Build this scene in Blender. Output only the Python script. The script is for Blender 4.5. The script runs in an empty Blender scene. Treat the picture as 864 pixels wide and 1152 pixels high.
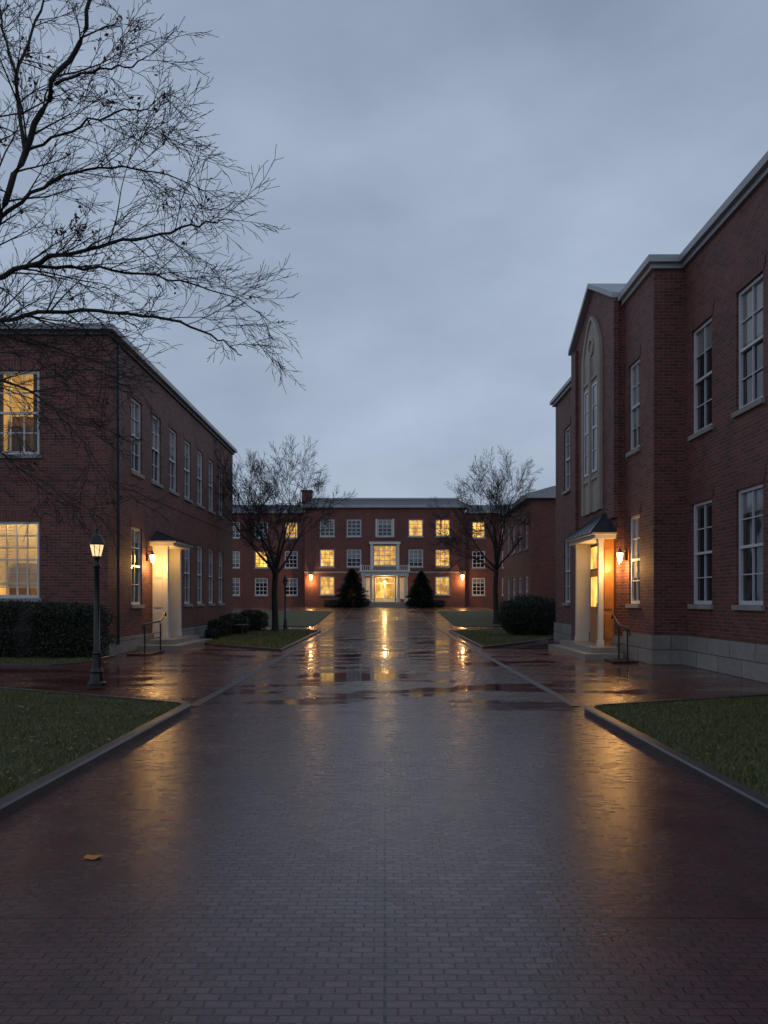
import bpy, math, random
import numpy as np
from mathutils import Vector, Matrix
C = bpy.context.scene.collection
H=1.6; FP=832.0
def P(px,py,Y): return Vector(((px-433)/FP*Y, Y, H-(py-675)/FP*Y))
def g(y):
    t=min(1,max(0,(y-38)/32.0)); return 0.9*t*t*(3-2*t)
# ---------------------------------------------------------------- mesh helper
org={}
class MB:
    def __init__(s): s.v=[]; s.f=[]
    def quad(s,a,b,c,d):
        n=len(s.v); s.v+= [tuple(a),tuple(b),tuple(c),tuple(d)]; s.f.append((n,n+1,n+2,n+3))
    def poly(s,pts):
        n=len(s.v); s.v+=[tuple(p) for p in pts]; s.f.append(tuple(range(n,n+len(pts))))
    def box(s,x0,x1,y0,y1,z0,z1):
        if x0>x1:x0,x1=x1,x0
        if y0>y1:y0,y1=y1,y0
        if z0>z1:z0,z1=z1,z0
        n=len(s.v)
        s.v+=[(x0,y0,z0),(x1,y0,z0),(x1,y1,z0),(x0,y1,z0),(x0,y0,z1),(x1,y0,z1),(x1,y1,z1),(x0,y1,z1)]
        s.f+=[tuple(n+i for i in q) for q in ((0,3,2,1),(4,5,6,7),(0,1,5,4),(1,2,6,5),(2,3,7,6),(3,0,4,7))]
    def bar(s,a,b,w,h=None):
        s.tube([Vector(a),Vector(b)],[w,w],4,True)
    def tube(s,pts,rad,n=4,cap=False):
        base=len(s.v); m=len(pts)
        for i in range(m):
            if i==0: t=pts[1]-pts[0]
            elif i==m-1: t=pts[-1]-pts[-2]
            else: t=pts[i+1]-pts[i-1]
            if t.length<1e-9: t=Vector((0,0,1))
            t.normalize()
            ref=Vector((0,0,1)) if abs(t.z)<0.9 else Vector((1,0,0))
            u=t.cross(ref).normalized(); w=t.cross(u)
            for k in range(n):
                a=2*math.pi*(k+.5)/n
                q=pts[i]+u*(math.cos(a)*rad[i])+w*(math.sin(a)*rad[i])
                s.v.append((q.x,q.y,q.z))
        for i in range(m-1):
            for k in range(n):
                a=base+i*n+k; b=base+i*n+(k+1)%n
                s.f.append((a,b,b+n,a+n))
        if cap:
            s.f.append(tuple(base+k for k in range(n))); s.f.append(tuple(base+(m-1)*n+k for k in range(n)))
    def lathe(s,cx,cy,prof,n=16):
        base=len(s.v)
        for r,z in prof:
            for k in range(n):
                a=2*math.pi*k/n; s.v.append((cx+r*math.cos(a),cy+r*math.sin(a),z))
        for i in range(len(prof)-1):
            for k in range(n):
                a=base+i*n+k; b=base+i*n+(k+1)%n; s.f.append((a,b,b+n,a+n))
        s.f.append(tuple(base+k for k in range(n))); s.f.append(tuple(base+(len(prof)-1)*n+k for k in range(n)))
    def build(s,name,mat,parent=None,smooth=False,loc=None):
        L=org.get(parent.name,Vector((0,0,0))) if parent else (loc or Vector((0,0,0)))
        me=bpy.data.meshes.new(name)
        me.from_pydata([(a-L.x,b-L.y,c-L.z) for a,b,c in s.v],[],s.f)
        me.materials.append(mat)
        if smooth:
            for p in me.polygons: p.use_smooth=True
        o=bpy.data.objects.new(name,me); C.objects.link(o)
        if parent: o.parent=parent
        else: o.location=L
        org[o.name]=Vector(L)
        return o
def thing(name,label,cat,loc,group=None):
    o=bpy.data.objects.new(name,None); C.objects.link(o); o.location=loc; org[o.name]=Vector(loc)
    o.empty_display_size=.3
    o['label']=label; o['category']=cat
    if group:o['group']=group
    return o
def tag(o,label,cat,group=None,kind=None):
    if label:o['label']=label
    if cat:o['category']=cat
    if group:o['group']=group
    if kind:o['kind']=kind
    return o
def npmesh(name,verts,nper,mat,parent=None,loc=None):
    L=org.get(parent.name,Vector((0,0,0))) if parent else (loc or Vector((0,0,0)))
    v=verts-np.array(L)[None,:]
    nv=len(v); nf=nv//nper
    me=bpy.data.meshes.new(name)
    me.vertices.add(nv); me.vertices.foreach_set('co',v.astype(np.float32).ravel())
    me.loops.add(nv); me.loops.foreach_set('vertex_index',np.arange(nv,dtype=np.int32))
    me.polygons.add(nf); me.polygons.foreach_set('loop_start',np.arange(0,nv,nper,dtype=np.int32))
    try: me.polygons.foreach_set('loop_total',np.full(nf,nper,dtype=np.int32))
    except Exception: pass
    me.update(calc_edges=True); me.validate()
    me.materials.append(mat)
    o=bpy.data.objects.new(name,me); C.objects.link(o)
    if parent:o.parent=parent
    else:o.location=L
    org[o.name]=Vector(L)
    return o
# ---------------------------------------------------------------- materials
def newmat(name):
    m=bpy.data.materials.new(name); m.use_nodes=True
    nt=m.node_tree; return m,nt,nt.nodes['Principled BSDF']
def N(nt,t,**k):
    n=nt.nodes.new(t)
    for a,b in k.items(): setattr(n,a,b)
    return n
def mth(nt,op,a,b=None,c=None):
    n=N(nt,'ShaderNodeMath',operation=op)
    for i,x in enumerate((a,b,c)):
        if x is None: continue
        if isinstance(x,(int,float)): n.inputs[i].default_value=x
        else: nt.links.new(x,n.inputs[i])
    return n.outputs[0]
def ramp(nt,src,stops):
    r=N(nt,'ShaderNodeValToRGB'); nt.links.new(src,r.inputs[0])
    e=r.color_ramp.elements
    while len(e)<len(stops): e.new(0.5)
    for i,(p,c) in enumerate(stops):
        e[i].position=p; e[i].color=(*c,1) if len(c)==3 else c
    return r.outputs[0]
def noise(nt,vec,scale,detail=4,rough=.55):
    n=N(nt,'ShaderNodeTexNoise'); n.inputs['Scale'].default_value=scale; n.inputs['Detail'].default_value=detail; n.inputs['Roughness'].default_value=rough
    if vec is not None: nt.links.new(vec,n.inputs['Vector'])
    return n.outputs[0]
def mixc(nt,f,a,b,mode='MIX'):
    n=N(nt,'ShaderNodeMix',data_type='RGBA',blend_type=mode)
    for i,x in ((0,f),(6,a),(7,b)):
        if isinstance(x,(int,float)): n.inputs[i].default_value=x
        elif isinstance(x,tuple): n.inputs[i].default_value=(*x,1)
        else: nt.links.new(x,n.inputs[i])
    return n.outputs[2]
def pos(nt): return N(nt,'ShaderNodeNewGeometry').outputs['Position']
def plain(name,col,rough=.6,metal=0,var=.25,scale=3,bump=.1,bscale=40):
    m,nt,b=newmat(name); p=pos(nt)
    n1=noise(nt,p,scale,6)
    c=mixc(nt,mth(nt,'MULTIPLY',n1,1.0),tuple(x*(1-var) for x in col),tuple(min(1,x*(1+var)) for x in col))
    nt.links.new(c,b.inputs['Base Color']); b.inputs['Roughness'].default_value=rough; b.inputs['Metallic'].default_value=metal
    if bump:
        bu=N(nt,'ShaderNodeBump'); bu.inputs['Strength'].default_value=bump; bu.inputs['Distance'].default_value=.01
        nt.links.new(noise(nt,p,bscale,4),bu.inputs['Height']); nt.links.new(bu.outputs[0],b.inputs['Normal'])
    return m
def brickmat(name,c1,c2,mortar,soldier=False,bw=.24,rh=.082,mo=.009):
    m,nt,b=newmat(name); p=pos(nt)
    s=N(nt,'ShaderNodeSeparateXYZ'); nt.links.new(p,s.inputs[0])
    u=mth(nt,'ADD',s.outputs[0],s.outputs[1])
    cv=N(nt,'ShaderNodeCombineXYZ')
    if soldier: nt.links.new(s.outputs[2],cv.inputs[0]); nt.links.new(u,cv.inputs[1])
    else: nt.links.new(u,cv.inputs[0]); nt.links.new(s.outputs[2],cv.inputs[1])
    br=N(nt,'ShaderNodeTexBrick'); nt.links.new(cv.outputs[0],br.inputs['Vector'])
    br.inputs['Scale'].default_value=1; br.inputs['Brick Width'].default_value=bw if not soldier else .3; br.inputs['Row Height'].default_value=rh
    br.inputs['Mortar Size'].default_value=mo; br.inputs['Mortar Smooth'].default_value=.2; br.inputs['Bias'].default_value=-.05
    br.inputs['Color1'].default_value=(*c1,1); br.inputs['Color2'].default_value=(*c2,1); br.inputs['Mortar'].default_value=(*mortar,1)
    n1=noise(nt,p,.5,6,.65)
    mp=N(nt,'ShaderNodeMapping'); mp.inputs['Scale'].default_value=(1,1,.25); nt.links.new(p,mp.inputs[0])
    n2=noise(nt,cv.outputs[0],9,3); n3=noise(nt,mp.outputs[0],1.6,5,.6)
    k=mth(nt,'ADD',mth(nt,'MULTIPLY',n1,.8),mth(nt,'MULTIPLY',n2,.7))
    k=mth(nt,'ADD',mth(nt,'ADD',k,mth(nt,'MULTIPLY',n3,.6)),-.05)
    col=mixc(nt,1.0,br.outputs[0],k,'MULTIPLY')
    nt.links.new(col,b.inputs['Base Color'])
    b.inputs['Roughness'].default_value=.7
    bu=N(nt,'ShaderNodeBump'); bu.inputs['Strength'].default_value=.7; bu.inputs['Distance'].default_value=.012
    h=mth(nt,'SUBTRACT',mth(nt,'MULTIPLY',noise(nt,p,30,3),.4),br.outputs[1])
    nt.links.new(h,bu.inputs['Height']); nt.links.new(bu.outputs[0],b.inputs['Normal'])
    return m
M={}
M['brick']=brickmat('brick_wall',(.18,.050,.038),(.070,.024,.022),(.15,.11,.095))
M['brick_far']=brickmat('brick_far',(.19,.055,.040),(.12,.036,.03),(.13,.08,.07))
M['soldier']=brickmat('brick_soldier',(.17,.046,.035),(.10,.030,.026),(.14,.10,.085),True)
M['block']=brickmat('stone_blocks',(.27,.26,.235),(.21,.20,.185),(.08,.075,.07),False,1.1,.37,.012)
M['stone']=plain('limestone',(.27,.255,.23),.75,0,.4,2,.3)
M['beige']=plain('beige_stone',(.36,.325,.275),.75,0,.3,1.5,.3)
M['coping']=plain('metal_coping',(.33,.35,.37),.45,0,.2,1.5,.05)
M['white']=plain('white_paint',(.60,.60,.57),.45,0,.1,2,.05)
M['whitef']=plain('white_frame_paint',(.58,.60,.62),.45,0,.1,2,0)
M['cream']=plain('cream_paint',(.62,.60,.54),.5,0,.12,2,.05)
M['slate']=plain('slate_roof',(.055,.06,.07),.5,0,.3,4,.3,15)
M['dmetal']=plain('dark_standing_seam',(.04,.055,.07),.35,.4,.2,3,.05)
M['black']=plain('black_paint',(.008,.008,.009),.35,0,.3,5,.1)
M['bark']=plain('bark',(.022,.018,.016),.85,0,.4,6,.6,50)
M['twig']=plain('twig',(.017,.013,.012),.85,0,.3,6,0)
M['kerb']=plain('kerb_stone',(.05,.044,.046),.4,0,.45,3,.4,30)
M['soil']=plain('soil',(.03,.028,.018),.9,0,.4,2,.4,20)
M['wood']=plain('oak_door',(.42,.17,.04),.4,0,.3,8,.1)
M['step']=plain('step_stone',(.27,.25,.22),.35,0,.3,3,.2)
M['interior']=plain('interior_wall',(.6,.50,.30),.7,0,.2,1,0)
M['furn']=plain('interior_furniture',(.06,.035,.025),.6,0,.4,3,0)
def emis(name,col,st,var=False):
    m,nt,b=newmat(name)
    b.inputs['Base Color'].default_value=(*col,1); b.inputs['Roughness'].default_value=.1
    b.inputs['Emission Color'].default_value=(*col,1)
    b.inputs['Emission Strength'].default_value=st
    if var:
        oi=N(nt,'ShaderNodeObjectInfo'); p=pos(nt)
        mp=N(nt,'ShaderNodeMapping'); mp.inputs['Scale'].default_value=(2.2,2.2,1.3); nt.links.new(p,mp.inputs[0])
        n1=noise(nt,mp.outputs[0],1.0,3,.6)
        f=mth(nt,'MULTIPLY',mth(nt,'ADD',mth(nt,'MULTIPLY',ramp(nt,n1,[(.35,(0.15,)*3),(.6,(1.0,)*3)]),.75),.3),mth(nt,'ADD',mth(nt,'MULTIPLY',oi.outputs['Random'],.7),.6))
        nt.links.new(mth(nt,'MULTIPLY',f,st),b.inputs['Emission Strength'])
        nt.links.new(ramp(nt,n1,[(.3,(1,.42,.05)),(.65,(1,.60,.13))]),b.inputs['Emission Color'])
        b.inputs['Base Color'].default_value=(.02,.015,.01,1)
    return m
M['lit']=emis('lit_pane',(1,.55,.15),1.35,True)
M['lamp2']=emis('lamp_glass_warm',(1,.56,.16),30)
M['street']=emis('street_lamp_glass',(1,.68,.34),1.15)
m,nt,b=newmat('dark_pane')
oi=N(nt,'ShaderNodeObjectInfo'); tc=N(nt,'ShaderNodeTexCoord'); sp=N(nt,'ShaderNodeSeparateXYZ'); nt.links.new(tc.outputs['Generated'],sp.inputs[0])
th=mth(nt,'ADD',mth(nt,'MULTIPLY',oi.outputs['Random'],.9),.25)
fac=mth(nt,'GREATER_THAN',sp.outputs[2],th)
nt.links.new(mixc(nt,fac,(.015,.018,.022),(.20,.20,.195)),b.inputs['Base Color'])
b.inputs['Roughness'].default_value=.05; b.inputs['IOR'].default_value=1.6
bu=N(nt,'ShaderNodeBump'); bu.inputs['Strength'].default_value=.15; bu.inputs['Distance'].default_value=.05
nt.links.new(noise(nt,pos(nt),1.5,1),bu.inputs['Height']); nt.links.new(bu.outputs[0],b.inputs['Normal'])
M['pane']=m
m,nt,b=newmat('clear_pane')
tr=N(nt,'ShaderNodeBsdfTransparent'); tr.inputs[0].default_value=(.92,.94,.92,1); gl=N(nt,'ShaderNodeBsdfGlossy'); gl.inputs['Roughness'].default_value=.02
fr=N(nt,'ShaderNodeFresnel'); mx=N(nt,'ShaderNodeMixShader')
nt.links.new(fr.outputs[0],mx.inputs[0]); nt.links.new(tr.outputs[0],mx.inputs[1]); nt.links.new(gl.outputs[0],mx.inputs[2]); nt.links.new(mx.outputs[0],nt.nodes['Material Output'].inputs[0])
M['clear']=m
M['lampdark']=plain('lamp_glass_unlit',(.12,.13,.14),.1,0,.1,3,0)
def leafmat(name,a,b_,rough=.6):
    m,nt,b=newmat(name); ge=N(nt,'ShaderNodeNewGeometry')
    nt.links.new(mixc(nt,ge.outputs['Random Per Island'],a,b_),b.inputs['Base Color']); b.inputs['Roughness'].default_value=rough
    return m
M['hedge']=leafmat('hedge_leaf',(.010,.016,.009),(.026,.036,.018))
M['conifer']=leafmat('conifer_needle',(.008,.016,.010),(.022,.036,.022))
M['grass']=leafmat('grass_blade',(.050,.062,.014),(.17,.17,.050),.5)
M['deadleaf']=leafmat('dead_leaf',(.045,.015,.010),(.12,.038,.022))
M['fallen']=leafmat('fallen_leaf',(.10,.045,.015),(.22,.12,.04))
M['yleaf']=plain('yellow_leaf',(.50,.20,.02),.5,0,.3,30,0)
m,nt,b=newmat('lawn_ground'); p=pos(nt)
nt.links.new(mixc(nt,noise(nt,p,1.2,8,.7),(.032,.038,.012),(.11,.11,.035)),b.inputs['Base Color']); b.inputs['Roughness'].default_value=.8
bu=N(nt,'ShaderNodeBump'); bu.inputs['Strength'].default_value=1; bu.inputs['Distance'].default_value=.04; nt.links.new(noise(nt,p,40,4),bu.inputs['Height']); nt.links.new(bu.outputs[0],b.inputs['Normal'])
M['lawn']=m
def paving(name,c1,c2,mort,lines,wet):
    m,nt,b=newmat(name); p=pos(nt)
    sp=N(nt,'ShaderNodeSeparateXYZ'); nt.links.new(p,sp.inputs[0])
    wob=noise(nt,p,.7,2)
    cv=N(nt,'ShaderNodeCombineXYZ'); nt.links.new(sp.outputs[0],cv.inputs[0]); nt.links.new(mth(nt,'ADD',sp.outputs[1],mth(nt,'MULTIPLY',wob,.03)),cv.inputs[1])
    def bt():
        br=N(nt,'ShaderNodeTexBrick'); nt.links.new(cv.outputs[0],br.inputs['Vector']); br.inputs['Scale'].default_value=1
        br.inputs['Brick Width'].default_value=.102; br.inputs['Row Height'].default_value=.051; br.inputs['Mortar Size'].default_value=.0042; br.inputs['Mortar Smooth'].default_value=.4
        return br
    br=bt(); br.inputs['Color1'].default_value=(*c1,1); br.inputs['Color2'].default_value=(*c2,1); br.inputs['Mortar'].default_value=(*mort,1)
    bv=bt(); bv.inputs['Color1'].default_value=(0,0,0,1); bv.inputs['Color2'].default_value=(1,1,1,1); bv.inputs['Mortar'].default_value=(.3,.3,.3,1)
    rv=bv.outputs[0]
    big=noise(nt,p,.35,5,.6); med=noise(nt,p,2.2,5,.6); fine=noise(nt,p,60,3)
    col=mixc(nt,1.0,br.outputs[0],mth(nt,'ADD',mth(nt,'MULTIPLY',med,.9),mth(nt,'ADD',mth(nt,'MULTIPLY',big,.8),.15)),'MULTIPLY')
    if lines:
        ax=mth(nt,'LESS_THAN',mth(nt,'ABSOLUTE',sp.outputs[0]),.007)
        my=mth(nt,'LESS_THAN',mth(nt,'MODULO',mth(nt,'SUBTRACT',mth(nt,'ADD',sp.outputs[1],14.4),3.7),7.2),.02)
        line=mth(nt,'MAXIMUM',ax,my)
        col=mixc(nt,mth(nt,'MULTIPLY',line,.8),col,(.006,.005,.005))
    nt.links.new(col,b.inputs['Base Color'])
    # thin standing water, stretched across, mostly around the side junctions
    mp=N(nt,'ShaderNodeMapping'); mp.inputs['Scale'].default_value=(.42,1.0,1); mp.inputs['Location'].default_value=(3.1,1.7,0); nt.links.new(p,mp.inputs[0])
    pn=noise(nt,mp.outputs[0],.85,7,.62)
    zone=ramp(nt,mth(nt,'DIVIDE',sp.outputs[1],40.0),[(.22,(0,0,0)),(.30,(1,1,1)),(.75,(1,1,1)),(1,(.6,.6,.6))])
    pud=mth(nt,'MULTIPLY',ramp(nt,pn,[(.50,(0,0,0)),(.555,(1,1,1))]),zone)
    inv=mth(nt,'SUBTRACT',1.0,pud)
    ro=mth(nt,'ADD',mth(nt,'MULTIPLY',med,.18),mth(nt,'ADD',mth(nt,'MULTIPLY',rv,.10),wet))
    ro=mth(nt,'MULTIPLY',ro,mth(nt,'ADD',mth(nt,'MULTIPLY',inv,.8),.2))
    nt.links.new(ro,b.inputs['Roughness']); b.inputs['IOR'].default_value=1.6
    hh=mth(nt,'ADD',mth(nt,'MULTIPLY',br.outputs[1],-1.1),mth(nt,'ADD',mth(nt,'MULTIPLY',fine,.40),mth(nt,'ADD',mth(nt,'MULTIPLY',rv,.40),mth(nt,'MULTIPLY',noise(nt,p,14,2),.35))))
    bu=N(nt,'ShaderNodeBump'); bu.inputs['Distance'].default_value=.006
    nt.links.new(mth(nt,'ADD',mth(nt,'MULTIPLY',inv,.78),.05),bu.inputs['Strength'])
    nt.links.new(hh,bu.inputs['Height']); nt.links.new(bu.outputs[0],b.inputs['Normal'])
    return m
M['pave']=paving('wet_brick_paving',(.088,.037,.040),(.055,.025,.029),(.022,.015,.016),True,.11)
M['pave2']=paving('wet_brick_plaza',(.14,.042,.034),(.085,.028,.025),(.026,.017,.015),False,.10)
# ---------------------------------------------------------------- world
w=bpy.data.worlds.new('World'); bpy.context.scene.world=w; w.use_nodes=True; nt=w.node_tree; bg=nt.nodes['Background']
tc=N(nt,'ShaderNodeTexCoord'); sp=N(nt,'ShaderNodeSeparateXYZ'); nt.links.new(tc.outputs['Generated'],sp.inputs[0])
gr=ramp(nt,sp.outputs[2],[(0,(.28,.34,.44)),(.16,(.305,.37,.475)),(.38,(.29,.355,.46)),(.65,(.24,.295,.395)),(1,(.215,.265,.36))])
mp=N(nt,'ShaderNodeMapping'); mp.inputs['Scale'].default_value=(1.1,1.1,2.2); mp.inputs['Rotation'].default_value=(.2,.35,.4); nt.links.new(tc.outputs['Generated'],mp.inputs[0])
n1=noise(nt,mp.outputs[0],2.1,6,.52)
k=ramp(nt,n1,[(.30,(.83,.84,.87)),(.70,(1.32,1.30,1.27))])
col=mixc(nt,1.0,gr,k,'MULTIPLY')
sky=N(nt,'ShaderNodeTexSky',sky_type='NISHITA'); sky.sun_disc=False; sky.sun_elevation=math.radians(2); sky.sun_rotation=math.radians(200)
col=mixc(nt,.006,col,sky.outputs[0],'ADD')
nt.links.new(col,bg.inputs[0]); bg.inputs[1].default_value=1.12
sd=bpy.data.lights.new('sun','SUN'); sd.energy=.08; sd.angle=math.radians(40); sd.color=(.85,.92,1); so=bpy.data.objects.new('sun',sd); so.rotation_euler=(math.radians(40),0,math.radians(20)); C.objects.link(so)
def lamp(loc,e,col=(1,.53,.17),r=.06):
    d=bpy.data.lights.new('lamp_light','POINT'); d.energy=e; d.color=col; d.shadow_soft_size=r
    o=bpy.data.objects.new('lamp_light',d); o.location=loc; C.objects.link(o); return o
# ---------------------------------------------------------------- ground
def sheet(name,x0,x1,y0,y1,dz,mat,ny=1,label=None):
    mb=MB()
    for i in range(ny):
        a=y0+(y1-y0)*i/ny; c=y0+(y1-y0)*(i+1)/ny
        mb.quad((x0,a,g(a)+dz),(x1,a,g(a)+dz),(x1,c,g(c)+dz),(x0,c,g(c)+dz))
    o=mb.build(name,mat); o['kind']='structure'; return o
sheet('ground',-600,600,-60,1200,-.03,M['soil'],400)
sheet('plaza_pavement',-32,32,-6,72,0,M['pave2'],78)
sheet('brick_path',-2.8,2.8,-6,68,.004,M['pave'],74)
for s in (-1,1):
    mb=MB()
    for i in range(57):
        a=11.1+i; c=a+1
        mb.quad((s*2.8,a,g(a)+.008),(s*2.95,a,g(a)+.008),(s*2.95,c,g(c)+.008),(s*2.8,c,g(c)+.008))
    o=mb.build('path_edging',M['kerb']); o['kind']='structure'
def inset(pts,d):
    n=len(pts); out=[]
    for i in range(n):
        a=Vector(pts[i-1]);b=Vector(pts[i]);c=Vector(pts[(i+1)%n])
        e1=(b-a).normalized(); e2=(c-b).normalized()
        n1=Vector((-e1.y,e1.x)); n2=Vector((-e2.y,e2.x)); m=(n1+n2); m.normalize()
        out.append(b+m*(d/max(.4,m.dot(n1))))
    return out
def lawn(pts,h=.10,kw=.16):
    area=sum(pts[i-1][0]*pts[i][1]-pts[i][0]*pts[i-1][1] for i in range(len(pts)))
    if area<0: pts=pts[::-1]
    inn=inset(pts,kw); k=MB(); n=len(pts)
    for i in range(n):
        a=pts[i-1];b=pts[i];c=inn[i];d=inn[i-1]
        e=.02
        a2=Vector(a).lerp(d,e/kw); b2=Vector(b).lerp(c,e/kw)
        k.quad((a[0],a[1],0),(b[0],b[1],0),(b[0],b[1],h-.015),(a[0],a[1],h-.015))
        k.quad((a[0],a[1],h-.015),(b[0],b[1],h-.015),(b2.x,b2.y,h),(a2.x,a2.y,h))
        k.quad((a2.x,a2.y,h),(b2.x,b2.y,h),(c.x,c.y,h),(d.x,d.y,h))
        k.quad((c.x,c.y,h),(d.x,d.y,h),(d.x,d.y,0),(c.x,c.y,0))
    o=k.build('kerb',M['kerb']); o['kind']='structure'
    l=MB(); l.poly([(p.x,p.y,h-.03) for p in inn]); o=l.build('lawn',M['lawn']); o['kind']='structure'
    return inn
def arc(cx,cy,r,a0,a1,n=8): return [(cx+r*math.cos(math.radians(a0+(a1-a0)*i/n)),cy+r*math.sin(math.radians(a0+(a1-a0)*i/n))) for i in range(n+1)]
near_l=[(-2.8,-5)]+arc(-3.4,10.6,.6,0,70)+[(-6.7,12.9),(-13,15.0),(-13,-5)]
near_r=[(2.8,-5)]+arc(3.4,10.3,.6,180,110)+[(6.2,12.0),(7.1,12.3),(7.1,-5)]
inL=lawn(near_l,.09,.13); inR=lawn(near_r,.09,.13)
back_l=[(-13,17.6),(-8.1,17.9),(-7.6,18.4),(-7.6,20.9),(-13,20.9)]
inB=lawn(back_l,.06,.06)
mid_l=[(-3.2,22.9),(-3.2,37),(-4,38),(-7.3,38),(-7.3,28.2),(-6.0,25.8)]
mid_r=[(3.2,24.2),(3.2,37),(4,38),(9,38),(9,30),(6.6,29.6),(5.0,26.8)]
inML=lawn(mid_l,.08,.1); inMR=lawn(mid_r,.08,.1)
for s in (-1,1): sheet('lawn',min(s*4.2,s*16),max(s*4.2,s*16),43,60,.03,M['lawn'],17)
def inpoly(x,y,poly):
    r=np.zeros(len(x),bool); n=len(poly)
    for i in range(n):
        x1,y1=poly[i-1][0],poly[i-1][1]; x2,y2=poly[i][0],poly[i][1]
        if y1==y2: continue
        c=((y1>y)!=(y2>y))&(x<(x2-x1)*(y-y1)/(y2-y1)+x1); r^=c
    return r
rs=np.random.RandomState(4)
def grass(poly,n,x0,x1,y0,y1,z,hh,ww,label):
    x=rs.uniform(x0,x1,n); y=y0+(y1-y0)*rs.uniform(0,1,n)**1.2; ok=inpoly(x,y,poly); x=x[ok];y=y[ok]; n=len(x)
    cl=.5+.5*np.sin(x*3.1+np.sin(y*2.3)*2)*np.sin(y*2.7+1.3*np.sin(x*1.9))
    h=hh*(.35+.8*rs.uniform(0,1,n))*(.55+.65*cl); a=rs.uniform(0,6.283,n); w=ww*rs.uniform(.7,1.3,n)
    dx=np.cos(a)*w; dy=np.sin(a)*w; lx=rs.normal(0,.6,n)*h; ly=rs.normal(0,.6,n)*h
    v=np.empty((n,3,3)); v[:,0]=np.stack([x-dx,y-dy,np.full(n,z)],1); v[:,1]=np.stack([x+dx,y+dy,np.full(n,z)],1); v[:,2]=np.stack([x+lx,y+ly,z+h],1)
    o=npmesh('grass',v.reshape(-1,3),3,M['grass']); tag(o,label,'grass',kind='stuff')
grass(inL,150000,-7.6,-2.8,4.6,13.5,.06,.05,.004,'short wet grass on the lawn left of the path beside the street lamp')
grass(inR,110000,2.8,7.1,4.6,12.3,.06,.05,.004,'short wet grass on the lawn at the right edge by the kerb')
grass(inML,40000,-7.3,-3.2,22.9,38,.05,.09,.01,'grass on the lawn under the bare tree left of the path')
grass(inMR,40000,3.2,9,24.2,38,.05,.09,.01,'grass on the lawn around the big round bush')
grass(inB,30000,-12,-7.6,17.6,20.9,.03,.07,.008,'strip of dark grass in front of the long hedge')
def litter(poly,n,x0,x1,y0,y1,z,label):
    x=rs.uniform(x0,x1,n); y=rs.uniform(y0,y1,n); ok=inpoly(x,y,poly); x=x[ok];y=y[ok];n=len(x)
    a=rs.uniform(0,6.283,n); s=rs.uniform(.012,.028,n); v=np.empty((n,4,3))
    for k in range(4):
        aa=a+k*math.pi/2; ss=s*(1.3 if k%2 else .7)
        v[:,k]=np.stack([x+np.cos(aa)*ss,y+np.sin(aa)*ss,z+rs.uniform(0,.02,n)],1)
    o=npmesh('fallen_leaves',v.reshape(-1,3),4,M['fallen']); tag(o,label,'fallen leaves',kind='stuff')
litter(inL,700,-7.5,-2.9,4.6,13,.10,'small brown fallen leaves scattered on the left lawn')
litter(inR,260,2.9,7,4.6,12.2,.10,'small brown fallen leaves scattered on the right lawn')
mb=MB(); c=Vector((-1.80,4.57,.012)); pts=[]
for i in range(22):
    a=2*math.pi*i/22; r=.040*(1+.12*math.cos(5*a))*(1 if i%2 else .93)
    pts.append(Vector((c.x+r*math.cos(a)*1.35,c.y+r*math.sin(a),c.z+.006*math.cos(2*a)+.004)))
for i in range(22): 
    n=len(mb.v); mb.v+=[tuple(c),tuple(pts[i-1]),tuple(pts[i])]; mb.f.append((n,n+1,n+2))
mb.tube([c,c+Vector((-.06,-.05,.004))],[.0025,.002],4,True)
tag(mb.build('fallen_leaf',M['yleaf'],loc=c),'single orange fallen leaf lying on the wet brick path','leaf')
# ---------------------------------------------------------------- building helpers
def FR(axis,const,sign):
    if axis=='x': return lambda u,d,z:(const+sign*d,u,z)
    return lambda u,d,z:(u,const+sign*d,z)
def lb(mb,F,u0,u1,d0,d1,z0,z1):
    a=F(u0,d0,z0); b=F(u1,d1,z1); mb.box(a[0],b[0],a[1],b[1],a[2],b[2])
def facade(mb,F,u0,u1,z0,z1,ops=(),dep=.14):
    us=sorted({u0,u1,*[o[0] for o in ops],*[o[1] for o in ops]}); zs=sorted({z0,z1,*[o[2] for o in ops],*[o[3] for o in ops]})
    for i in range(len(us)-1):
        for j in range(len(zs)-1):
            uc=(us[i]+us[i+1])/2; zc=(zs[j]+zs[j+1])/2
            if any(o[0]<uc<o[1] and o[2]<zc<o[3] for o in ops): continue
            mb.quad(F(us[i],0,zs[j]),F(us[i+1],0,zs[j]),F(us[i+1],0,zs[j+1]),F(us[i],0,zs[j+1]))
    for a,b,c,d in [o[:4] for o in ops]:
        mb.quad(F(a,0,c),F(b,0,c),F(b,-dep,c),F(a,-dep,c)); mb.quad(F(a,0,d),F(b,0,d),F(b,-dep,d),F(a,-dep,d))
        mb.quad(F(a,0,c),F(a,0,d),F(a,-dep,d),F(a,-dep,c)); mb.quad(F(b,0,c),F(b,0,d),F(b,-dep,d),F(b,-dep,c))
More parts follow.
